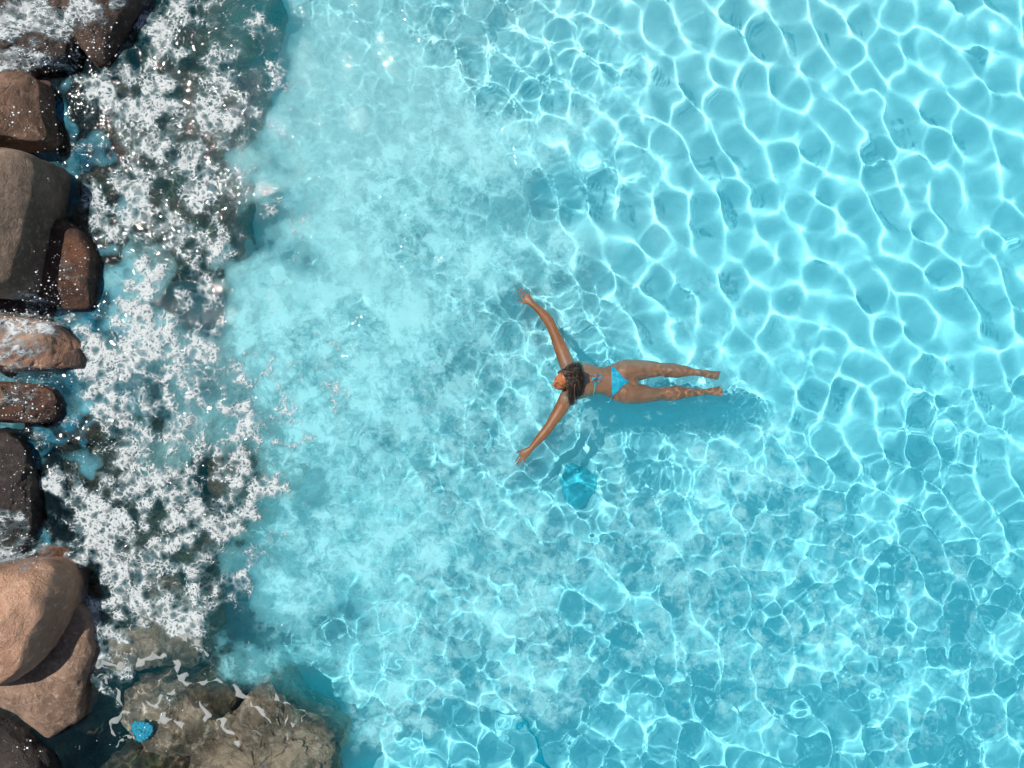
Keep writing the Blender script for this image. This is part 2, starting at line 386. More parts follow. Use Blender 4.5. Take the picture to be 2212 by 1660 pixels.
boulder('boulder', [(70, 470), (150, 478), (190, 505), (217, 560), (212, 610), (203, 667), (150, 672), (90, 650), (40, 630), (50, 540)], .20, .0, -1.5, 6, 'red',
        'low wet red brown slab jutting out with a straight lower right corner', G1, e=.17, ef=.8, rough=.02)
boulder('boulder', [(72, 490), (100, 480), (113, 520), (106, 560), (80, 580), (66, 540)], .34, .1, -1.5, 7, 'dark',
        'small dark rounded stone wedged between the grey boulder and the red slab', G1, nt=90, npf=40)
boulder('boulder', [(-190, 640), (60, 625), (140, 660), (150, 700), (60, 720), (-190, 720)], .08, -.05, -1.5, 8, 'dark',
        'black wet rock in the gap under the red slab, splashed with droplets', G1, rough=.08)
boulder('boulder', [(-190, 680), (20, 683), (80, 692), (125, 700), (160, 735), (172, 760), (165, 792), (100, 798), (40, 802), (-190, 800)], .42, .10, -1.5, 9, 'pale',
        'pale boulder half covered by a sheet of white running water', G1, cuts=((1, -.5, .9, 1.15),), rough=.07, crease=.03)
boulder('boulder', [(150, 760), (175, 752), (187, 775), (183, 795), (140, 798), (120, 785)], .12, .0, -1.5, 10, 'wetb',
        'small knobbly brown rock at the tip of the pale water covered boulder', G1, nt=90, npf=40, rough=.1)
boulder('boulder', [(-190, 815), (10, 826), (70, 828), (118, 842), (133, 858), (128, 895), (115, 914), (20, 914), (-190, 905)], .30, .05, -1.5, 12, 'red',
        'reddish cracked boulder below the pale water covered one', G1, e=.4, crease=.05)
boulder('boulder', [(-190, 820), (15, 830), (38, 860), (15, 900), (-190, 910)], .42, .15, -1.5, 13, 'tan',
        'light tan stone at the left edge leaning on the reddish cracked boulder', G1)
boulder('boulder', [(-190, 925), (20, 930), (55, 952), (78, 1000), (82, 1070), (74, 1150), (45, 1200), (0, 1218), (-190, 1215)], .30, .05, -1.5, 14, 'dark',
        'large dark wet boulder at mid left with water running over its lower end', G1, e=.4, crease=.03)
boulder('boulder', [(85, 1180), (120, 1172), (152, 1185), (148, 1215), (110, 1235), (85, 1220)], .06, -.03, -1.5, 15, 'red',
        'small red brown rock awash just above the big pale orange boulder', G1, nt=90, npf=40)
boulder('boulder', [(-190, 1220), (40, 1216), (95, 1215), (130, 1228), (146, 1262), (145, 1310), (128, 1350), (105, 1405), (75, 1440), (45, 1462), (0, 1476), (-190, 1470)], .80, .32, -1.5, 16, 'pale',
        'big smooth pale orange boulder, the brightest rock at lower left', G1, e=.5, cuts=((1, -.2, .45, 1.12), (.5, -1, .5, 1.05)), rough=.04)
boulder('boulder', [(-60, 1440), (60, 1400), (120, 1330), (165, 1290), (196, 1330), (205, 1400), (188, 1470), (178, 1555), (140, 1575), (95, 1592), (20, 1530), (-60, 1500)], .20, .04, -1.5, 17, 'tan',
        'speckled tan boulder with a sunlit strip below the big pale orange one', G1, e=.45, cuts=((1, .1, 1, .8),))
boulder('boulder', [(-190, 1530), (0, 1540), (62, 1585), (118, 1640), (135, 1690), (125, 1790), (-190, 1790)], .38, .05, -1.5, 18, 'dark',
        'dark boulder in the bottom left corner', G1, e=.5)
# rocks under the surface
U_ = dict(sub=True)
def sub(poly, ztop, seed, mat, label, **k):
    zz = min(ztop-.15, -.2)
    return boulder('submerged_rock', poly, ztop, zz, -1.75, seed, mat, label, G2, zedge=zz, sub=True, **{**dict(rough=.10, ef=.6, crease=.04, e=.4), **k})
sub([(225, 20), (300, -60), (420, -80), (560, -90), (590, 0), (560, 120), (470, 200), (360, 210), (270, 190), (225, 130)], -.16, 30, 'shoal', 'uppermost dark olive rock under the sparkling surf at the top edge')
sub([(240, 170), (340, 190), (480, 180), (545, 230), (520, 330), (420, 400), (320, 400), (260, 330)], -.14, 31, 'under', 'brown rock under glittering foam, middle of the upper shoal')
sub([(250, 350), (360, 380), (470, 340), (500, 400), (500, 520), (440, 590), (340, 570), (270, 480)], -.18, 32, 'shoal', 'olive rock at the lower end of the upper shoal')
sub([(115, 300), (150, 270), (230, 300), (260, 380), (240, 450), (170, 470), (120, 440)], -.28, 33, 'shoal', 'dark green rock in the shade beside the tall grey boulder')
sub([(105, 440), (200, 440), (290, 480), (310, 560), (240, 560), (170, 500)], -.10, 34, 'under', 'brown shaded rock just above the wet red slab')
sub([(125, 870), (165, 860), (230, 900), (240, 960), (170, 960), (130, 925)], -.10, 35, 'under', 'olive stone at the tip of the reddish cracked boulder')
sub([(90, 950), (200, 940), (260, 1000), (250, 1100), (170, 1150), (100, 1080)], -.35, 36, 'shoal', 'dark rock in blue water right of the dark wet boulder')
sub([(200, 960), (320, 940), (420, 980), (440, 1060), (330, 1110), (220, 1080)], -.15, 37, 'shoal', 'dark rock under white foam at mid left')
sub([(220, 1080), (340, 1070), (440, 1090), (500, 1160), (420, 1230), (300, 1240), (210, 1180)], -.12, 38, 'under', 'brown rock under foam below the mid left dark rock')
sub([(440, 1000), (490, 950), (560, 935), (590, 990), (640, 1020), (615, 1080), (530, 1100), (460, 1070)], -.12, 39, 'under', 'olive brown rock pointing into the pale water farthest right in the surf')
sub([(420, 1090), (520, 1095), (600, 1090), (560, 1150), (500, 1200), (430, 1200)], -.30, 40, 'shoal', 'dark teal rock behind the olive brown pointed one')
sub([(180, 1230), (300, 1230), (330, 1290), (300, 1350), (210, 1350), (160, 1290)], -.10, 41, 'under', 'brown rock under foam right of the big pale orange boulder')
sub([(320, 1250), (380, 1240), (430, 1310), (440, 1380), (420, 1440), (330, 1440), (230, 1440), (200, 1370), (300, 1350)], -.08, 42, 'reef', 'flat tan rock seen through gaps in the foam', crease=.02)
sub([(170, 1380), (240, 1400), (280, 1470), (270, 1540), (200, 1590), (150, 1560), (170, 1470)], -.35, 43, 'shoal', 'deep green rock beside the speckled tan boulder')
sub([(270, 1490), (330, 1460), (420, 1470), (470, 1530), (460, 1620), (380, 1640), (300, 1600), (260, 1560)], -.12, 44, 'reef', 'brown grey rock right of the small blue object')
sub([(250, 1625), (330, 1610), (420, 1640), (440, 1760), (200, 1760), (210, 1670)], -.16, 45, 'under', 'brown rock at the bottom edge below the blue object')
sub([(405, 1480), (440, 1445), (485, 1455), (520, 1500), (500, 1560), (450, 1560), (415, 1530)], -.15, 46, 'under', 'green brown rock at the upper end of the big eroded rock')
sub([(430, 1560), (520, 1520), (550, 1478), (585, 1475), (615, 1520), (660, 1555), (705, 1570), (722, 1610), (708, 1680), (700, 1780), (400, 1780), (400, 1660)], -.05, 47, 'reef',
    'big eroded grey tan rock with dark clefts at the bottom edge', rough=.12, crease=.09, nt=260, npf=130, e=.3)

sub([(60, -80), (560, -90), (590, 60), (545, 300), (520, 480), (440, 620), (300, 600), (120, 520), (60, 300)], -.52, 60, 'shoal', 'wide dark ledge added under the upper shoal of rocks to darken its gaps', rough=.05)  # ledges added to hide the sunlit floor, so rock gaps read dark
sub([(40, 900), (300, 900), (560, 1010), (590, 1090), (480, 1240), (420, 1440), (200, 1450), (60, 1250)], -.52, 61, 'shoal', 'wide dark ledge added to darken the gaps between the foam covered rocks at mid left', rough=.05)
sub([(-60, 1440), (280, 1420), (470, 1500), (430, 1760), (-60, 1760)], -1.0, 62, 'shoal', 'deep dark ledge added to darken the gap between the lower boulders and the big eroded rock', rough=.05)
# ------------------------------------------------------------------ foam on the water
def lift(o_u, o_v): pass
bvhs = None
def build_bvh(objs):
    vs, fs = [], []
    for o in objs:
        me = o.data; b = len(vs); mw = Matrix.Translation(o.location)
        vs += [mw @ v.co for v in me.vertices]; fs += [tuple(b+i for i in p.vertices) for p in me.polygons]
    return BVHTree.FromPolygons(vs, fs)
rbvh = build_bvh([o for o in ROCKS if o['category'] == 'boulder'])
mask = (XS > -5.45) & (XS < -1.3); my = (YS > -4.1) & (YS < 4.1)
xi = np.where(mask)[0]; yi = np.where(my)[0]
sl = np.ix_(yi, xi)
fu, fv, fU, fV = Uw[sl], Vw[sl], U[sl], V[sl]
def fb(cx, cy, rx, ry, rot=0, soft=.6): return blob(cx, cy, rx, ry, rot, soft, fU+.55*(fu-fU), fV+.55*(fv-fV))
dens = np.zeros_like(fu)
for a in ((.62, 390, 60, 190, 190, 0), (.74, 290, 230, 110, 150, 0), (.66, 400, 330, 160, 260, 0), (.66, 330, 470, 150, 130, 0),
          (.80, 330, 700, 120, 130, -30), (.98, 260, 790, 110, 60, -10), (.92, 340, 760, 150, 110, 0), (.62, 420, 850, 190, 170, 0), (.66, 260, 900, 110, 110, 0), (.60, 500, 900, 150, 150, 0), (.62, 500, 50, 110, 130, 0), (.44, 620, 850, 130, 190, 0), (.38, 600, 330, 90, 330, 0), (.46, 170, 200, 60, 70, 0), (.46, 165, 330, 50, 90, 0), (.52, 165, 850, 60, 50, 0), (.46, 90, 960, 60, 30, 0), (.5, 130, 1120, 60, 80, 0), (.62, 440, 610, 110, 80, 0), (.55, 530, 300, 60, 260, 0), (.60, 500, 1160, 130, 120, 0), (.55, 470, 1290, 110, 70, 0), (.40, 560, 820, 130, 110, 0),
          (.72, 250, 1000, 90, 110, 0), (.64, 380, 1040, 210, 120, 0), (.62, 540, 1080, 130, 100, -35), (.78, 310, 1150, 190, 60, 20), (.66, 380, 1230, 190, 110, 0),
          (.78, 230, 1270, 110, 70, 10), (.66, 330, 1340, 150, 110, 0), (.42, 380, 1420, 150, 70, 0), (.50, 240, 1460, 40, 60, -20), (.28, 600, 1330, 130, 90, 0),
          (.36, 420, 1540, 170, 60, 30), (.32, 260, 1600, 70, 50, -40), (.34, 620, 1600, 110, 40, 40), (.30, 500, 1620, 60, 60, 40), (.18, 720, 1380, 130, 80, 0)):
    dens = np.maximum(dens, a[0]*fb(*a[1:], soft=.55))
dens *= np.clip(1.01+.19*mn[sl]+.15*mn2[sl], .55, 1.4)
STR = [([(174, 1377), (190, 1411), (212, 1455), (240, 1485), (268, 1515)], 8), ([(286, 1535), (256, 1545), (246, 1567), (252, 1583)], 5.5), ([(288, 1585), (264, 1591), (254, 1607)], 5),
       ([(300, 1525), (320, 1551), (357, 1553), (380, 1545), (397, 1580)], 7), ([(308, 1493), (340, 1523), (352, 1503), (393, 1483)], 7), ([(210, 1423), (250, 1447), (270, 1433), (296, 1447), (304, 1427), (340, 1417)], 8),
       ([(340, 1417), (380, 1430), (400, 1470), (440, 1470)], 9), ([(398, 1379), (428, 1393), (448, 1411)], 8), ([(488, 1471), (528, 1499), (558, 1533), (588, 1553)], 6), ([(450, 1553), (482, 1565), (508, 1593), (518, 1623)], 6),
       ([(610, 1537), (616, 1567), (622, 1593)], 6), ([(586, 1483), (600, 1507), (628, 1527), (658, 1537)], 4), ([(422, 1491), (444, 1527), (456, 1551)], 6), ([(440, 1470), (470, 1465), (500, 1480)], 6),
       ([(530, 1560), (560, 1590)], 4), ([(640, 1560), (660, 1545)], 5)]
strand = np.zeros_like(fu); su = fU+5*wobC[sl]+1.5*mn3[sl]; sv = fV+2*mn3[sl]-4*wobC[sl]
wvar = np.clip(.75+.75*samp(field(.16, .5, seed=51), X[sl], Y[sl]), .08, 2.0)
for pl, wd in STR:
    for (ax, ay), (bx, by) in zip(pl[:-1], pl[1:]):
        tt = np.clip(((su-ax)*(bx-ax)+(sv-ay)*(by-ay))/((bx-ax)**2+(by-ay)**2), 0, 1)
        dd = np.hypot(su-ax-tt*(bx-ax), sv-ay-tt*(by-ay)); strand = np.maximum(strand, 1-sm(.3, 1.25, dd/(wd*wvar)))
dens = np.maximum(dens, .30*strand)
dens = np.clip(dens, 0, 1)*(1-sm(.9, 1.0, np.abs(Y[sl])/4.1))
fz = Z[sl]+.004+.012*dens
fm = mesh_np('foam', np.stack([X[sl], Y[sl], fz], -1).reshape(-1, 3), grid_faces(len(xi), len(yi)))
attr(fm, 'dens', dens); attr(fm, 'strand', strand)
keep = np.array(dens.ravel() > .02)
bm = bmesh.new(); bm.from_mesh(fm)
bmesh.ops.delete(bm, geom=[v for v in bm.verts if not keep[v.index]], context='VERTS'); bm.to_mesh(fm); bm.free()
foam = link('foam', fm, foam_material())
tag(foam, 'lacy white foam floating on the water beside the boulders', kind='stuff')

# white water running over the boulders
rdens_spec = ((.85, 60, 40, 120, 60, 5), (.75, 190, 25, 50, 45, 40), (.95, 20, 130, 60, 30, 0), (.80, 110, 130, 60, 30, 0), (.70, 270, 10, 50, 18, -50), (.45, 150, 175, 45, 30, 0),
              (.62, 60, 645, 70, 22, -5), (.55, 150, 590, 60, 20, 25), (.60, 60, 670, 110, 25, 0), (.80, 60, 705, 100, 25, 5), (.72, 30, 750, 80, 40, 0), (.70, 50, 812, 90, 22, 0), (.50, 50, 850, 70, 25, 0),
              (.42, 60, 900, 70, 20, 0), (.70, 30, 1130, 60, 40, 0), (.75, 40, 1190, 60, 40, 0), (.6, 95, 1190, 40, 30, 0))
gx = np.arange(-5.3, -3.3, .012); gy = np.arange(-1.9, 3.9, .012); GX, GY = np.meshgrid(gx, gy)
hz = np.full(GX.shape, -.02)
for j in range(len(gy)):
    for i in range(len(gx)):
        h = rbvh.ray_cast(Vector((gx[i], gy[j], 3)), Vector((0, 0, -1)))
        if h[0] is not None: hz[j, i] = max(h[0].z, -.02)
h0 = hz.copy()
for _ in range(3):
    for ax in (0, 1):
        hz = np.maximum(hz, .5*(np.roll(hz, 1, ax)+np.roll(hz, -1, ax)))
rough_n = samp(field(.07, .5, seed=41), GX, GY)
hz = hz+.010+.006*rough_n
kk = H/(H-hz); gu = GX*kk*PX+1106; gv = 830-GY*kk*PX
wb = samp(wobBf := field(.35, .6, seed=42), GX, GY)
d2 = np.zeros_like(GX)
for a in rdens_spec: d2 = np.maximum(d2, a[0]*blob(*a[1:], soft=.6, u=gu+12*wb, v=gv+10*samp(field(.35, .6, seed=43), GX, GY)))
d2 = np.clip(d2+.08*wb*d2, 0, 1)
cm = mesh_np('cascade', np.stack([GX, GY, hz], -1).reshape(-1, 3), grid_faces(len(gx), len(gy)))
attr(cm, 'dens', d2); attr(cm, 'strand', d2*0); keep = (d2.ravel() > .02)
bm = bmesh.new(); bm.from_mesh(cm)
bmesh.ops.delete(bm, geom=[v for v in bm.verts if not keep[v.index]], context='VERTS'); bm.to_mesh(cm); bm.free()
cas = link('running_water', cm, foam_material('running_white_water', True))
tag(cas, 'white water streaming over the boulders at the left edge', kind='stuff')

# spray drops thrown up by the falls
def drops():
    rg = random.Random(5); bm = bmesh.new()
    spots = [(90, 30, 90, 60, 130), (60, 130, 70, 35, 130), (190, 80, 60, 60, 120), (60, 680, 80, 30, 170), (110, 640, 60, 30, 70), (80, 815, 80, 25, 160), (60, 890, 70, 40, 110), (40, 1050, 50, 100, 70), (50, 1180, 60, 40, 60),
             (120, 300, 50, 80, 30), (170, 980, 80, 60, 70), (330, 1560, 120, 70, 26), (50, 250, 60, 60, 30), (150, 560, 60, 60, 60), (60, 1620, 60, 50, 25)]
    for (cx, cy, rx, ry, n) in spots:
        for _ in range(n):
            u_, v_ = rg.gauss(cx, rx*.55), rg.gauss(cy, ry*.6)
            p = P(u_, v_, 0)
            h = rbvh.ray_cast(Vector((p.x, p.y, 3)), Vector((0, 0, -1)))
            base = max(h[0].z if h[0] else 0, 0); z = base+.01+abs(rg.gauss(0, .07))
            q = P(u_, v_, z); r = rg.choice((.0014, .0018, .002, .0024, .003, .0052))*(.8+.4*rg.random())
            bmesh.ops.create_icosphere(bm, subdivisions=1, radius=r, matrix=Matrix.Translation(q) @ Matrix.Diagonal((1+rg.random(), 1+.6*rg.random(), 1, 1)))
    me = bpy.data.meshes.new('spray'); bm.to_mesh(me); bm.free()
    tag(link('spray', me, plain('white_spray', C(.82, .86, .9), .3, .5)), 'white droplets of spray flying above the boulders', kind='stuff')
drops()

# ------------------------------------------------------------------ small things
def rosette():
    c = P(305, 1580, -.02); rg = random.Random(3); bm = bmesh.new()
    rings = 12; seg = 72; vs = []
    for i in range(rings+1):
        row = []
        for k in range(seg):
            th = 2*math.pi*k/seg; t_ = i/rings
            r = .098*t_*(1+.11*t_*math.sin(3*th+.6)+.05*t_*math.sin(14*th+2)+.04*rg.uniform(-1, 1)*t_)
            z = .004*math.sin(5*th+i*.9)*t_+.004*math.sin(11*th-i*1.7)*t_+.002*rg.uniform(-1, 1)
            row.append(bm.verts.new((r*math.cos(th), r*math.sin(th), z)))
        vs.append(row)
    for i in range(rings):
        for k in range(seg):
            bm.faces.new((vs[i][k], vs[i+1][k], vs[i+1][(k+1) % seg], vs[i][(k+1) % seg]))
    bmesh.ops.solidify(bm, geom=bm.faces[:], thickness=.004)
    me = bpy.data.meshes.new('blue_rosette'); bm.to_mesh(me); bm.free()
    t = NT('mottled_bright_blue'); n1 = t.noise(t.n('TexCoord').outputs['Object'], 45, 5, .7).outputs[0]  # crumpled bright blue disc with random darker blotches
    col = t.mix(t.ss(n1, .5, .62), C(.06, .66, .90), C(.01, .18, .3))
    m = t.surf(t.n('BsdfPrincipled', {'Base Color': col, 'Roughness': .6}).outputs[0])
    o = link('ruffled_blue_cloth', me, m, smooth=True); o.location = (c.x, c.y, -.035); receive(o)
    tag(o, 'small bright blue crumpled object among dark rocks near the bottom', 'blue scrap')
rosette()
# crack in the pool floor with a depth of its own, and a dark stain
def floor_strip(name, pts, z, mat, label):
    bm = bmesh.new(); prev = None; rg = random.Random(4); L_ = len(pts)
    for i, (u_, v_, wd) in enumerate(pts):
        a = P(*pts[max(i-1, 0)][:2], z); b = P(*pts[min(i+1, L_-1)][:2], z); d = (b-a); d.z = 0; d.normalize(); s_ = Vector((-d.y, d.x, 0))
        c = P(u_, v_, z); wl = wd/PX/2*(1+.3*rg.uniform(-1, 1)); wr = wd/PX/2*(1+.3*rg.uniform(-1, 1))
        l, r = c+s_*wl, c-s_*wr
        row = [bm.verts.new(l+Vector((0, 0, 0))), bm.verts.new(c+Vector((0, 0, .012))), bm.verts.new(r)]
        if prev:
            for k in range(2): bm.faces.new((prev[k], prev[k+1], row[k+1], row[k]))
        prev = row
    me = bpy.data.meshes.new(name); bm.to_mesh(me); bm.free()
    o = link(name, me, mat, smooth=False); tag(o, label, kind='structure'); receive(o)
def dense(pts, n, seed):
    rg = random.Random(seed); out = []
    for i in range(len(pts)-1):
        for k in range(n):
            t_ = k/n; a, b = pts[i], pts[i+1]
            out.append((a[0]+(b[0]-a[0])*t_+rg.uniform(-2, 2), a[1]+(b[1]-a[1])*t_+rg.uniform(-2, 2), a[2]+(b[2]-a[2])*t_))
    return out+[pts[-1]]
deep_blue = plain('worn_blue_plaster', C(.02, .33, .45), 1, 0)
floor_strip('floor_crack', dense([(1040, 1520, 2), (1085, 1528, 3), (1118, 1545, 4), (1135, 1575, 8), (1158, 1610, 9), (1172, 1640, 13), (1186, 1670, 15), (1200, 1700, 14), (1230, 1800, 12)], 4, 8), -1.225, deep_blue, 'dark blue crack in the pool floor running to the bottom edge')
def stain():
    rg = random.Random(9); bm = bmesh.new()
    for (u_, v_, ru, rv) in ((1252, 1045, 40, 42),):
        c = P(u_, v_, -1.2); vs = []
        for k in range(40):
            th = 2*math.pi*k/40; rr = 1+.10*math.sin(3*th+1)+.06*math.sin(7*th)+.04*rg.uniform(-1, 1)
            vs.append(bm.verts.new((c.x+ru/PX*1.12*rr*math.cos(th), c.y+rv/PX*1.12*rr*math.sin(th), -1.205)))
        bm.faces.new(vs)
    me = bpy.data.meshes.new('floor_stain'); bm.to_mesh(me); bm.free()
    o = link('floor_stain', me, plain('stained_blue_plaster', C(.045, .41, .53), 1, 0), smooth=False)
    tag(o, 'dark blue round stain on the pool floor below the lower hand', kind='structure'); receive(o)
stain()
def debris():
    rg = random.Random(12); bm = bmesh.new()
    for _ in range(9):
        p = P(rg.gauss(1262, 9), rg.gauss(1012, 9), -.9)
        bmesh.ops.create_icosphere(bm, subdivisions=1, radius=rg.uniform(.003, .007), matrix=Matrix.Translation(p) @ Matrix.Rotation(rg.random()*3, 4, 'Z') @ Matrix.Diagonal((1.8, .8, .5, 1)))
    me = bpy.data.meshes.new('specks'); bm.to_mesh(me); bm.free()
    o = link('leaf_litter', me, plain('dark_leaf', C(.02, .03, .03), .9)); receive(o)
    tag(o, 'dark specks of leaf litter drifting in the water below the swimmer', kind='stuff')
debris()
# ------------------------------------------------------------------ swimmer
def W(cx, cy, z=0.0):
    """body measurement sheet (833 units to the metre) -> world"""
    return P((1200+cx/3.132)*.8848, (650+cy/3.132)*.8848, z)
QS = 1/833.0
def loft(verts, faces, st, n=20, side=None):
    """closed tapering limb through stations (centre, half width, half thickness)"""
    C_ = [Vector(s[0]) for s in st]; base = len(verts); m = len(st); rings = []
    full = []
    t0 = (C_[1]-C_[0]).normalized(); t1 = (C_[-1]-C_[-2]).normalized()
    for a, f in ((-.95, .30), (-.80, .60), (-.45, .88)): full.append((C_[0]+t0*a*min(st[0][1], st[0][2]), st[0][1]*f, st[0][2]*f, t0))
    for i in range(m):
        a = C_[max(i-1, 0)]; b = C_[min(i+1, m-1)]; full.append((C_[i], st[i][1], st[i][2], (b-a).normalized()))
    for a, f in ((.45, .88), (.80, .60), (.95, .30)): full.append((C_[-1]+t1*a*min(st[-1][1], st[-1][2]), st[-1][1]*f, st[-1][2]*f, t1))
    for (c, hw, ht, t) in full:
        s = Vector((side if side else (0, 0, 1))).cross(t).normalized(); u = t.cross(s).normalized()
        for k in range(n):
            th = 2*math.pi*k/n
            verts.append(c+s*hw*math.cos(th)+u*ht*math.sin(th))
    r = len(full)
    for i in range(r-1):
        for k in range(n):
            faces.append((base+i*n+k, base+i*n+(k+1) % n, base+(i+1)*n+(k+1) % n, base+(i+1)*n+k))
    faces.append(tuple(base+k for k in range(n))[::-1]); faces.append(tuple(base+(r-1)*n+k for k in range(n)))
def ell(verts, faces, M, nu=20, nv=12):
    b = len(verts)
    for j in range(1, nv):
        ph = math.pi*j/nv
        for k in range(nu):
            th = 2*math.pi*k/nu; verts.append(M @ Vector((math.sin(ph)*math.cos(th), math.sin(ph)*math.sin(th), math.cos(ph))))
    top = len(verts); verts.append(M @ Vector((0, 0, 1))); bot = len(verts); verts.append(M @ Vector((0, 0, -1)))
    for j in range(nv-2):
        for k in range(nu):
            faces.append((b+j*nu+k, b+(j+1)*nu+k, b+(j+1)*nu+(k+1) % nu, b+j*nu+(k+1) % nu))
    for k in range(nu):
        faces.append((top, b+k, b+(k+1) % nu)); faces.append((bot, b+(nv-2)*nu+(k+1) % nu, b+(nv-2)*nu+k))
def ball(verts, faces, c, rx, ry, rz, rot=0):
    ell(verts, faces, Matrix.Translation(c) @ Matrix.Rotation(rot, 4, 'Z') @ Matrix.Diagonal((rx, ry, rz, 1)))
def solid(name, verts, faces, mat, parent=None, voxel=None, smooth=3, sub=0):
    me = bpy.data.meshes.new(name); me.from_pydata([tuple(v) for v in verts], [], faces); me.update()
    o = bpy.data.objects.new(name, me); S.collection.objects.link(o)
    if voxel:
        bm = bmesh.new(); bm.from_mesh(me); bmesh.ops.recalc_face_normals(bm, faces=bm.faces[:]); bm.to_mesh(me); bm.free()
        m = o.modifiers.new('r', 'REMESH'); m.mode = 'VOXEL'; m.voxel_size = voxel
        s = o.modifiers.new('s', 'SMOOTH'); s.factor = .5; s.iterations = smooth
        dg = bpy.context.evaluated_depsgraph_get(); me2 = bpy.data.meshes.new_from_object(o.evaluated_get(dg)); o.modifiers.clear(); o.data = me2; me = me2; me.name = name
    if mat: me.materials.clear(); me.materials.append(mat)
    me.polygons.foreach_set('use_smooth', np.ones(len(me.polygons), bool))
    if parent: o.parent = parent
    return receive(o)
def skin_material():
    t = NT('tanned_skin'); tc = t.n('TexCoord').outputs['Object']
    n1 = t.noise(tc, 9, 4, .6).outputs[0]; n2 = t.noise(tc, 160, 3, .6).outputs[0]
    col = t.mix(t.ss(n1, .35, .7), C(.43, .155, .058), C(.34, .112, .040))
    bp = t.n('Bump', {'Height': n2, 'Strength': .15, 'Distance': .003})
    return t.surf(t.n('BsdfPrincipled', {'Base Color': col, 'Roughness': .42, 'Specular IOR Level': .45, 'Normal': bp.outputs[0]}).outputs[0])
person = bpy.data.objects.new('person', None); S.collection.objects.link(person); pc = W(860, 880, -.12); person.location = pc
tag(person, 'swimmer in a bright blue bikini gliding face down with both arms stretched out', 'person')
bv, bf = [], []
def ST(rows, zscale=1):
    out = []
    for (cx, cy, hw, z, ht) in rows: out.append((W(cx, cy, z), hw*QS, ht))
    return out
# trunk
loft(bv, bf, ST([(588, 880, 60, -.02, .045), (606, 878, 118, -.045, .065), (640, 874, 150, -.075, .088), (690, 872, 148, -.095, .100), (750, 871, 126, -.105, .100),
                 (810, 873, 106, -.112, .088), (860, 876, 106, -.115, .085), (910, 880, 128, -.122, .092), (965, 884, 158, -.132, .102), (1015, 886, 168, -.138, .100), (1060, 886, 150, -.135, .080)]), 36)
for cy_, s_ in ((806, 1), (962, -1)):
    ball(bv, bf, W(1008, cy_, -.117), .098, .088, .080, 0)      # buttocks
    ball(bv, bf, W(648, 874-s_*70, -.055), .095, .062, .060, s_*.25)  # shoulder blades
    ball(bv, bf, W(725, 874-s_*75, -.17), .075, .065, .055)     # bust below
ball(bv, bf, W(590, 770, -.062), .070, .062, .058, -.5); ball(bv, bf, W(590, 985, -.062), .070, .062, .058, .5)
# legs
loft(bv, bf, ST([(1010, 806, 90, -.13, .095), (1070, 800, 88, -.14, .092), (1150, 794, 78, -.155, .082), (1230, 790, 63, -.17, .066), (1285, 792, 52, -.18, .054), (1330, 795, 54, -.18, .053),
                 (1385, 798, 58, -.175, .056), (1440, 801, 51, -.17, .050), (1500, 806, 38, -.165, .038), (1555, 812, 27, -.16, .029), (1590, 816, 27, -.155, .031)]), 26)
loft(bv, bf, ST([(1590, 817, 26, -.160, .034), (1622, 822, 27, -.172, .029), (1660, 829, 31, -.182, .022), (1700, 835, 32, -.19, .016), (1718, 838, 28, -.192, .012)]), 20)
loft(bv, bf, ST([(1010, 965, 88, -.13, .095), (1070, 972, 86, -.14, .090), (1150, 978, 77, -.16, .080), (1230, 980, 62, -.18, .064), (1285, 980, 51, -.195, .053), (1335, 976, 54, -.20, .053),
                 (1390, 972, 57, -.20, .056), (1450, 969, 49, -.205, .048), (1510, 966, 37, -.21, .037), (1565, 964, 27, -.215, .029), (1605, 962, 27, -.215, .031)]), 26)
loft(bv, bf, ST([(1603, 962, 26, -.220, .034), (1637, 961, 27, -.230, .029), (1675, 959, 31, -.238, .022), (1715, 957, 32, -.245, .016), (1735, 956, 28, -.247, .012)]), 20)
for (x0, y0, z0, sg) in ((1712, 838, -.193, 1), (1729, 956, -.248, -1)):
    for k in range(5):
        yy = y0+sg*(-27+13.5*k); ln = (34, 30, 27, 23, 18)[k if sg > 0 else k]; r_ = (.0115, .0078, .0074, .007, .0066)[k]
        loft(bv, bf, ST([(x0-6, yy, r_/QS, z0, r_*.9), (x0+ln*.6, yy+sg*2, r_/QS*.95, z0-.004, r_*.85), (x0+ln, yy+sg*3, r_/QS*.8, z0-.008, r_*.75)]), 10)
# arms
loft(bv, bf, ST([(596, 790, 60, -.06, .050), (572, 738, 60, -.062, .050), (553, 690, 56, -.070, .047), (533, 640, 52, -.070, .043), (508, 575, 46, -.068, .040), (480, 510, 41, -.066, .036),
                 (459, 462, 38, -.064, .034), (435, 420, 40, -.062, .034), (405, 380, 37, -.060, .031), (370, 342, 31, -.056, .026), (338, 313, 25, -.052, .021), (316, 295, 23, -.050, .018)]), 24)
loft(bv, bf, ST([(596, 968, 60, -.06, .050), (570, 1015, 58, -.062, .050), (545, 1065, 55, -.070, .046), (515, 1115, 50, -.070, .042), (478, 1172, 44, -.066, .039), (447, 1220, 39, -.064, .035),
                 (422, 1255, 40, -.062, .034), (392, 1290, 38, -.060, .032), (355, 1332, 33, -.056, .027), (322, 1370, 26, -.052, .021), (297, 1398, 23, -.050, .018)]), 24)
NAILS = []
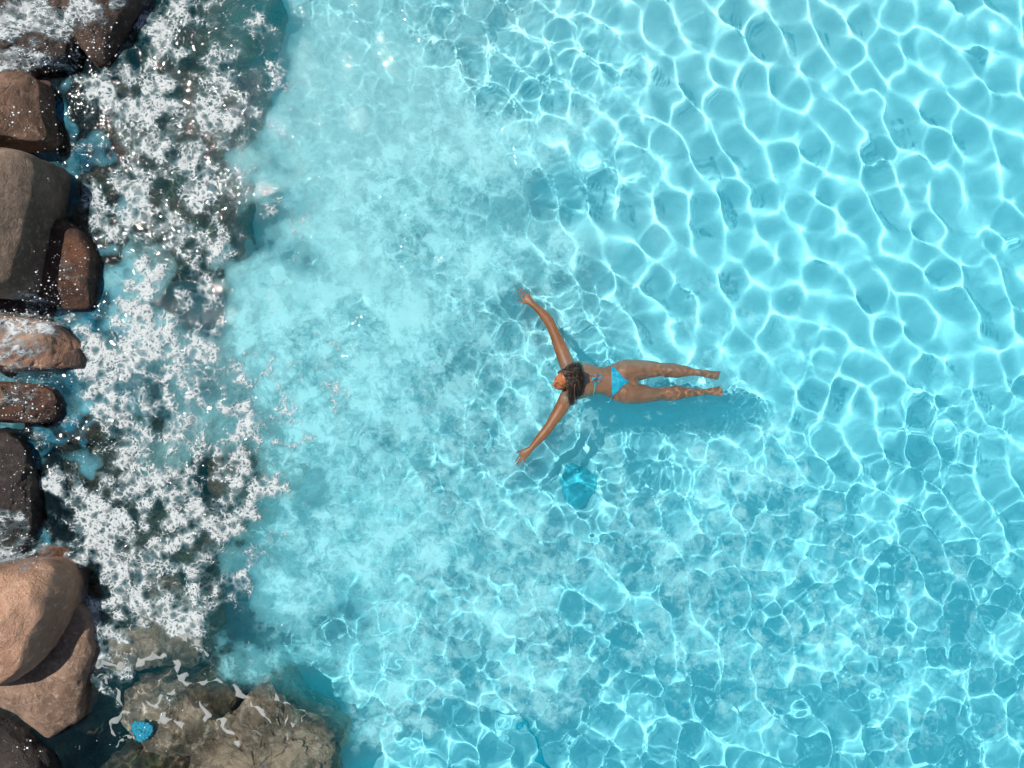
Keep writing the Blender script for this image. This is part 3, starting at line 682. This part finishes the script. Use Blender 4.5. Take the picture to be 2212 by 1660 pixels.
def hand(wr, kn, fingers, thumb, z):
    """wrist, knuckle centre, four (knuckle, middle, tip) chains, thumb chain; all on the measurement sheet"""
    a = Vector((wr[0], wr[1])); b = Vector((kn[0], kn[1]))
    def m(t_): return tuple(a+(b-a)*t_)
    loft(bv, bf, ST([(*m(-.15), 23, z, .017), (*m(.2), 27, z, .0165), (*m(.55), 34, z-.002, .0155), (*m(.85), 36, z-.003, .013), (*m(1.0), 33, z-.003, .010)]), 18)
    for (pts_, r0) in fingers+[thumb]:
        n_ = len(pts_)
        loft(bv, bf, ST([(p_[0], p_[1], (r0-.0013*i)/QS, z-.003-.0035*i*i*.6, r0-.0013*i) for i, p_ in enumerate(pts_)]), 10)
        p_, q_ = pts_[-1], pts_[-2]
        NAILS.append((p_, q_, z-.003-.0035*(n_-1)**2*.6, r0-.0013*(n_-1)))
hand((316, 295), (262, 240), [([(240, 252), (217, 222), (204, 204), (197, 190)], .0090), ([(256, 236), (232, 204), (220, 188), (211, 174)], .0092),
     ([(272, 230), (254, 200), (245, 186), (238, 172)], .0090), ([(290, 236), (291, 212), (290, 198), (287, 182)], .0080)], ([(280, 288), (248, 281), (222, 272), (202, 264)], .0105), -.050)
hand((297, 1398), (242, 1446), [([(222, 1436), (200, 1470), (184, 1492), (170, 1510)], .0090), ([(234, 1452), (212, 1484), (200, 1504), (187, 1521)], .0092),
     ([(250, 1460), (228, 1488), (216, 1502), (205, 1516)], .0090), ([(264, 1464), (251, 1490), (243, 1504), (235, 1519)], .0080)], ([(268, 1404), (236, 1408), (210, 1415), (190, 1426)], .0105), -.050)
# head, turned towards the lower left
HC = W(566, 868, .055)
hf = Vector((-.86, -.26, .44)).normalized(); hu = Vector((.30, .50, .80)); hu = (hu-hf*hu.dot(hf)).normalized(); hs = hu.cross(hf)
HM = Matrix.Translation(HC) @ Matrix(((hf.x, hs.x, hu.x, 0), (hf.y, hs.y, hu.y, 0), (hf.z, hs.z, hu.z, 0), (0, 0, 0, 1))) @ Matrix.Scale(1.12, 4)
def hball(verts, faces, f, s, u, rf, rs, ru, ry=0, nu=20):
    ell(verts, faces, HM @ Matrix.Translation((f, s, u)) @ Matrix.Rotation(ry, 4, 'Y') @ Matrix.Diagonal((rf, rs, ru, 1)), nu)
hball(bv, bf, -.008, 0, .022, .093, .073, .086)
hball(bv, bf, .032, 0, -.030, .056, .060, .078)
hball(bv, bf, .052, 0, -.078, .030, .030, .026)      # chin
hball(bv, bf, .070, 0, .022, .018, .050, .012)       # brow
for s_ in (-1, 1):
    hball(bv, bf, .056, s_*.034, -.022, .026, .022, .020)  # cheek
    hball(bv, bf, -.006, s_*.074, -.010, .018, .009, .030) # ear
    hball(bv, bf, .073, s_*.031, .001, .010, .013, .009)   # closed eye
hball(bv, bf, .094, 0, -.008, .012, .0095, .030, -.35)     # nose bridge
hball(bv, bf, .103, 0, -.026, .015, .013, .011)
for s_ in (-1, 1): hball(bv, bf, .094, s_*.012, -.029, .010, .008, .008)
hball(bv, bf, .084, 0, -.050, .011, .022, .006); hball(bv, bf, .082, 0, -.060, .012, .019, .006)
nk = [(W(612, 878, -.03), .060, .052), (W(596, 874, .0), .055, .050), (HM @ Vector((-.02, 0, -.04)), .052, .052)]
loft(bv, bf, nk, 20)
SKIN = skin_material()
body = solid('body', [v-pc for v in bv], bf, SKIN, person, voxel=.0038, smooth=5)
def bbvh(o, loc): 
    me = o.data; return BVHTree.FromPolygons([v.co+loc for v in me.vertices], [tuple(p.vertices) for p in me.polygons])
BB = bbvh(body, pc)
def top(cx, cy, lift=.0, z0=.6):
    p = W(cx, cy, -.06); h = BB.ray_cast(Vector((p.x, p.y, z0)), Vector((0, 0, -1)))
    return Vector((p.x, p.y, (h[0].z if h[0] else -.12)+lift))
def inpoly(x, y, poly):
    c = False; n = len(poly)
    for i in range(n):
        x1, y1 = poly[i]; x2, y2 = poly[(i+1) % n]
        if (y1 > y) != (y2 > y) and x < (x2-x1)*(y-y1)/(y2-y1)+x1: c = not c
    return c
def cloth_from_body(name, poly, mat, up=True, off=.004):
    pw = [(W(a, b, -.06).x, W(a, b, -.06).y) for a, b in poly]
    me = body.data; idx = {}; vs = []; fs = []
    for p in me.polygons:
        if (p.normal.z > .05) != up and abs(p.normal.z) > .05: continue
        c = p.center+pc
        if inpoly(c.x, c.y, pw):
            f = []
            for i in p.vertices:
                if i not in idx: idx[i] = len(vs); v = me.vertices[i]; vs.append(v.co+v.normal*off)
                f.append(idx[i])
            fs.append(tuple(f))
    m2 = bpy.data.meshes.new(name); m2.from_pydata([tuple(v) for v in vs], [], fs); m2.update()
    o = link(name, m2, mat, person); md = o.modifiers.new('t', 'SOLIDIFY'); md.thickness = .003; md.offset = 1
    return receive(o)
def cloth_mat():
    t = NT('blue_bikini_fabric'); tc = t.n('TexCoord').outputs['Object']; n1 = t.noise(tc, 30, 4, .6).outputs[0]
    col = t.mix(t.ss(n1, .45, .6), C(.008, .36, .60), C(.015, .55, .68))
    return t.surf(t.n('BsdfPrincipled', {'Base Color': col, 'Roughness': .4}).outputs[0])
CL = cloth_mat()
def tube(verts, faces, pts_, r, n=7): loft(verts, faces, [(p_, r, r) for p_ in pts_], n)
bot = cloth_from_body('bikini_bottom', [(920, 762), (945, 782), (975, 818), (1008, 856), (1050, 884), (1008, 912), (975, 946), (948, 976), (926, 994), (918, 940), (917, 870), (917, 810)], CL)
cloth_from_body('bikini_front', [(905, 760), (960, 780), (1080, 870), (1080, 900), (960, 980), (905, 1000)], CL, up=False).parent = person
def cord(name, paths, r, mat, par):
    v, f = [], []
    for ps in paths: tube(v, f, [q-pc for q in ps], r)
    return solid(name, v, f, mat, par)
def over(pts_, lift=.004, n=5):
    out = []
    for i in range(len(pts_)-1):
        for k in range(n):
            t_ = k/n; out.append(top(pts_[i][0]+(pts_[i+1][0]-pts_[i][0])*t_, pts_[i][1]+(pts_[i+1][1]-pts_[i][1])*t_, lift))
    out.append(top(*pts_[-1], lift)); return out
cord('side_tie', [over([(920, 752), (908, 735), (902, 722)]), over([(902, 724), (890, 716), (880, 726)], .008)], .0045, CL, bot)
cord('side_tie', [over([(924, 1000), (912, 1020), (905, 1040)]), over([(905, 1036), (893, 1046), (884, 1036)], .008)], .0045, CL, bot)
topb = cord('bikini_top', [over([(705, 735), (684, 765), (674, 800), (670, 835), (668, 880), (668, 940)], .004), over([(792, 880), (786, 930), (780, 975), (776, 1000)], .004),
                           over([(705, 735), (720, 728)], .004)], .004, plain('pale_green_cord', C(.12, .62, .50), .5), person)
def bow():
    loops = []
    for (dx_, dy_, rx_, ry_) in ((-12, -22, 24, 12), (28, -26, 22, 11), (14, 8, 20, 13), (-4, 30, 9, 22)):
        cx_, cy_ = 795+dx_, 868+dy_
        loops.append([top(cx_+rx_*math.cos(a), cy_+ry_*math.sin(a), .008+.006*math.sin(a+dx_)) for a in np.linspace(0, 2*math.pi, 12)])
    loops.append(over([(795, 868), (822, 862), (842, 850)], .008)); loops.append(over([(790, 870), (770, 862), (764, 878)], .01))
    return cord('bow', loops, .0036, CL, topb)
bow()
nv, nf = [], []
NM = plain('red_nail_polish', C(.35, .01, .02), .2, .6)
for (p_, q_, z_, r_) in NAILS:
    c = W(p_[0], p_[1], z_); d = (c-W(q_[0], q_[1], z_+.004)).normalized(); v, f = [], []
    s_ = Vector((0, 0, 1)).cross(d).normalized(); u_ = d.cross(s_)
    M = Matrix.Translation(c-pc+d*.003+Vector((0, 0, r_*.62))) @ Matrix(((d.x, s_.x, u_.x, 0), (d.y, s_.y, u_.y, 0), (d.z, s_.z, u_.z, 0), (0, 0, 0, 1))) @ Matrix.Diagonal((.009, r_*.8, .0035, 1))
    ell(v, f, M, 10, 8); solid('fingernail', v, f, NM, person)
# face details
def hdet(name, lst, mat):
    v, f = [], []
    for (s0, u0, rf, rs, ru, rot) in lst:
        o0 = HM @ Vector((.3, s0, u0)); h = BB.ray_cast(o0, -hf)
        c = HM.inverted() @ (h[0] if h[0] else HM @ Vector((.08, s0, u0)))
        ell(v, f, Matrix.Translation(-pc) @ HM @ Matrix.Translation(c) @ Matrix.Rotation(rot, 4, 'X') @ Matrix.Diagonal((rf, rs, ru, 1)), 14, 8)
    return solid(name, v, f, mat, person)
hdet('lips', [(.011*k, -.0505+.0012*abs(k), .0035, .008, .0045-.0008*abs(k), 0) for k in (-2, -1, 0, 1, 2)]+[(.010*k, -.0590+.002*abs(k), .004, .008, .0048-.001*abs(k), 0) for k in (-1, 0, 1)], plain('lip_skin', C(.38, .10, .08), .35))
HB = plain('dark_hair_brown', C(.03, .016, .010), .5)
for s_ in (-1, 1):
    hdet('eyebrow', [(s_*(.014+.006*k), .020+.002*math.sin(k*.8), .002, .005, .0026, 0) for k in range(6)], HB)
    hdet('eyelashes', [(s_*(.021+.0045*k), -.003-.0015*math.sin(k*.75), .0016, .0035, .0013, 0) for k in range(5)], HB)
    hdet('nostril', [(s_*.007, -.0365, .002, .0032, .002, 0)], HB)
def hair():
    rg = random.Random(2); v, f = [], []
    # close cap of wet hair over the skull
    ell(v, f, HM @ Matrix.Translation((-.022, 0, .030)) @ Matrix.Diagonal((.090, .079, .089, 1)), 28, 18)
    def curve(a, b, c, d, n=13):
        out = []
        for i in range(n):
            t_ = i/(n-1); out.append(a*(1-t_)**3+b*3*t_*(1-t_)**2+c*3*t_*t_*(1-t_)+d*t_**3)
        return out
    strands = ([], [])
    for i in range(1300):
        # root along the hair line and crown
        ang = rg.uniform(-1.45, 1.45); fr = rg.uniform(-.105, .060)
        a = HM @ Vector((fr, math.sin(ang)*.074*math.sqrt(max(.15, 1-(fr/.105)**2)), .030+math.cos(ang)*.086*math.sqrt(max(.15, 1-(fr/.105)**2))))
        if rg.random() < .80:
            ex, ey = rg.gauss(655, 22), rg.uniform(735, 1010)
            if ex > 700: ex = 690
        else: ex, ey = rg.gauss(612, 14), rg.uniform(990, 1070)
        e_ = top(ex, ey, .006+rg.random()*.012); e_.z = max(e_.z, -.05)
        if ey > 1040: e_.z = -.012+rg.random()*.02
        m_ = (a+e_)/2; up = Vector((0, 0, .05+.045*rg.random()))
        j = lambda s: Vector((rg.gauss(0, s), rg.gauss(0, s), rg.gauss(0, s*.4)))
        b = a+(e_-a)*.28+up+j(.006); c = a+(e_-a)*.70+up*.75+j(.016)
        pts_ = curve(a, b, c, e_)
        wv = rg.uniform(0, 6.28); am = rg.uniform(.002, .007)
        pts_ = [q+Vector((math.sin(wv+k*.9), math.cos(wv+k*.9), .3*math.sin(wv+k))).normalized()*am*k/8 for k, q in enumerate(pts_)]
        strands[1 if rg.random() < .24 else 0].append(pts_)
    def build(lst, v, f, r0):
        for pts_ in lst:
            r_ = r0*rg.uniform(.7, 1.3)
            loft(v, f, [(q, r_*(1-.6*k/12), r_*.7*(1-.6*k/12)) for k, q in enumerate(pts_)], 5)
    build(strands[0], v, f, .0028)
    o = solid('hair', [q-pc for q in v], f, plain('dark_wet_hair', C(.036, .020, .012), .33, .55), person)
    v, f = [], []
    build(strands[1], v, f, .0019)
    h = solid('highlight_strands', [q-pc for q in v], f, plain('sun_bleached_hair', C(.20, .14, .105), .4, .5), o)
hair()
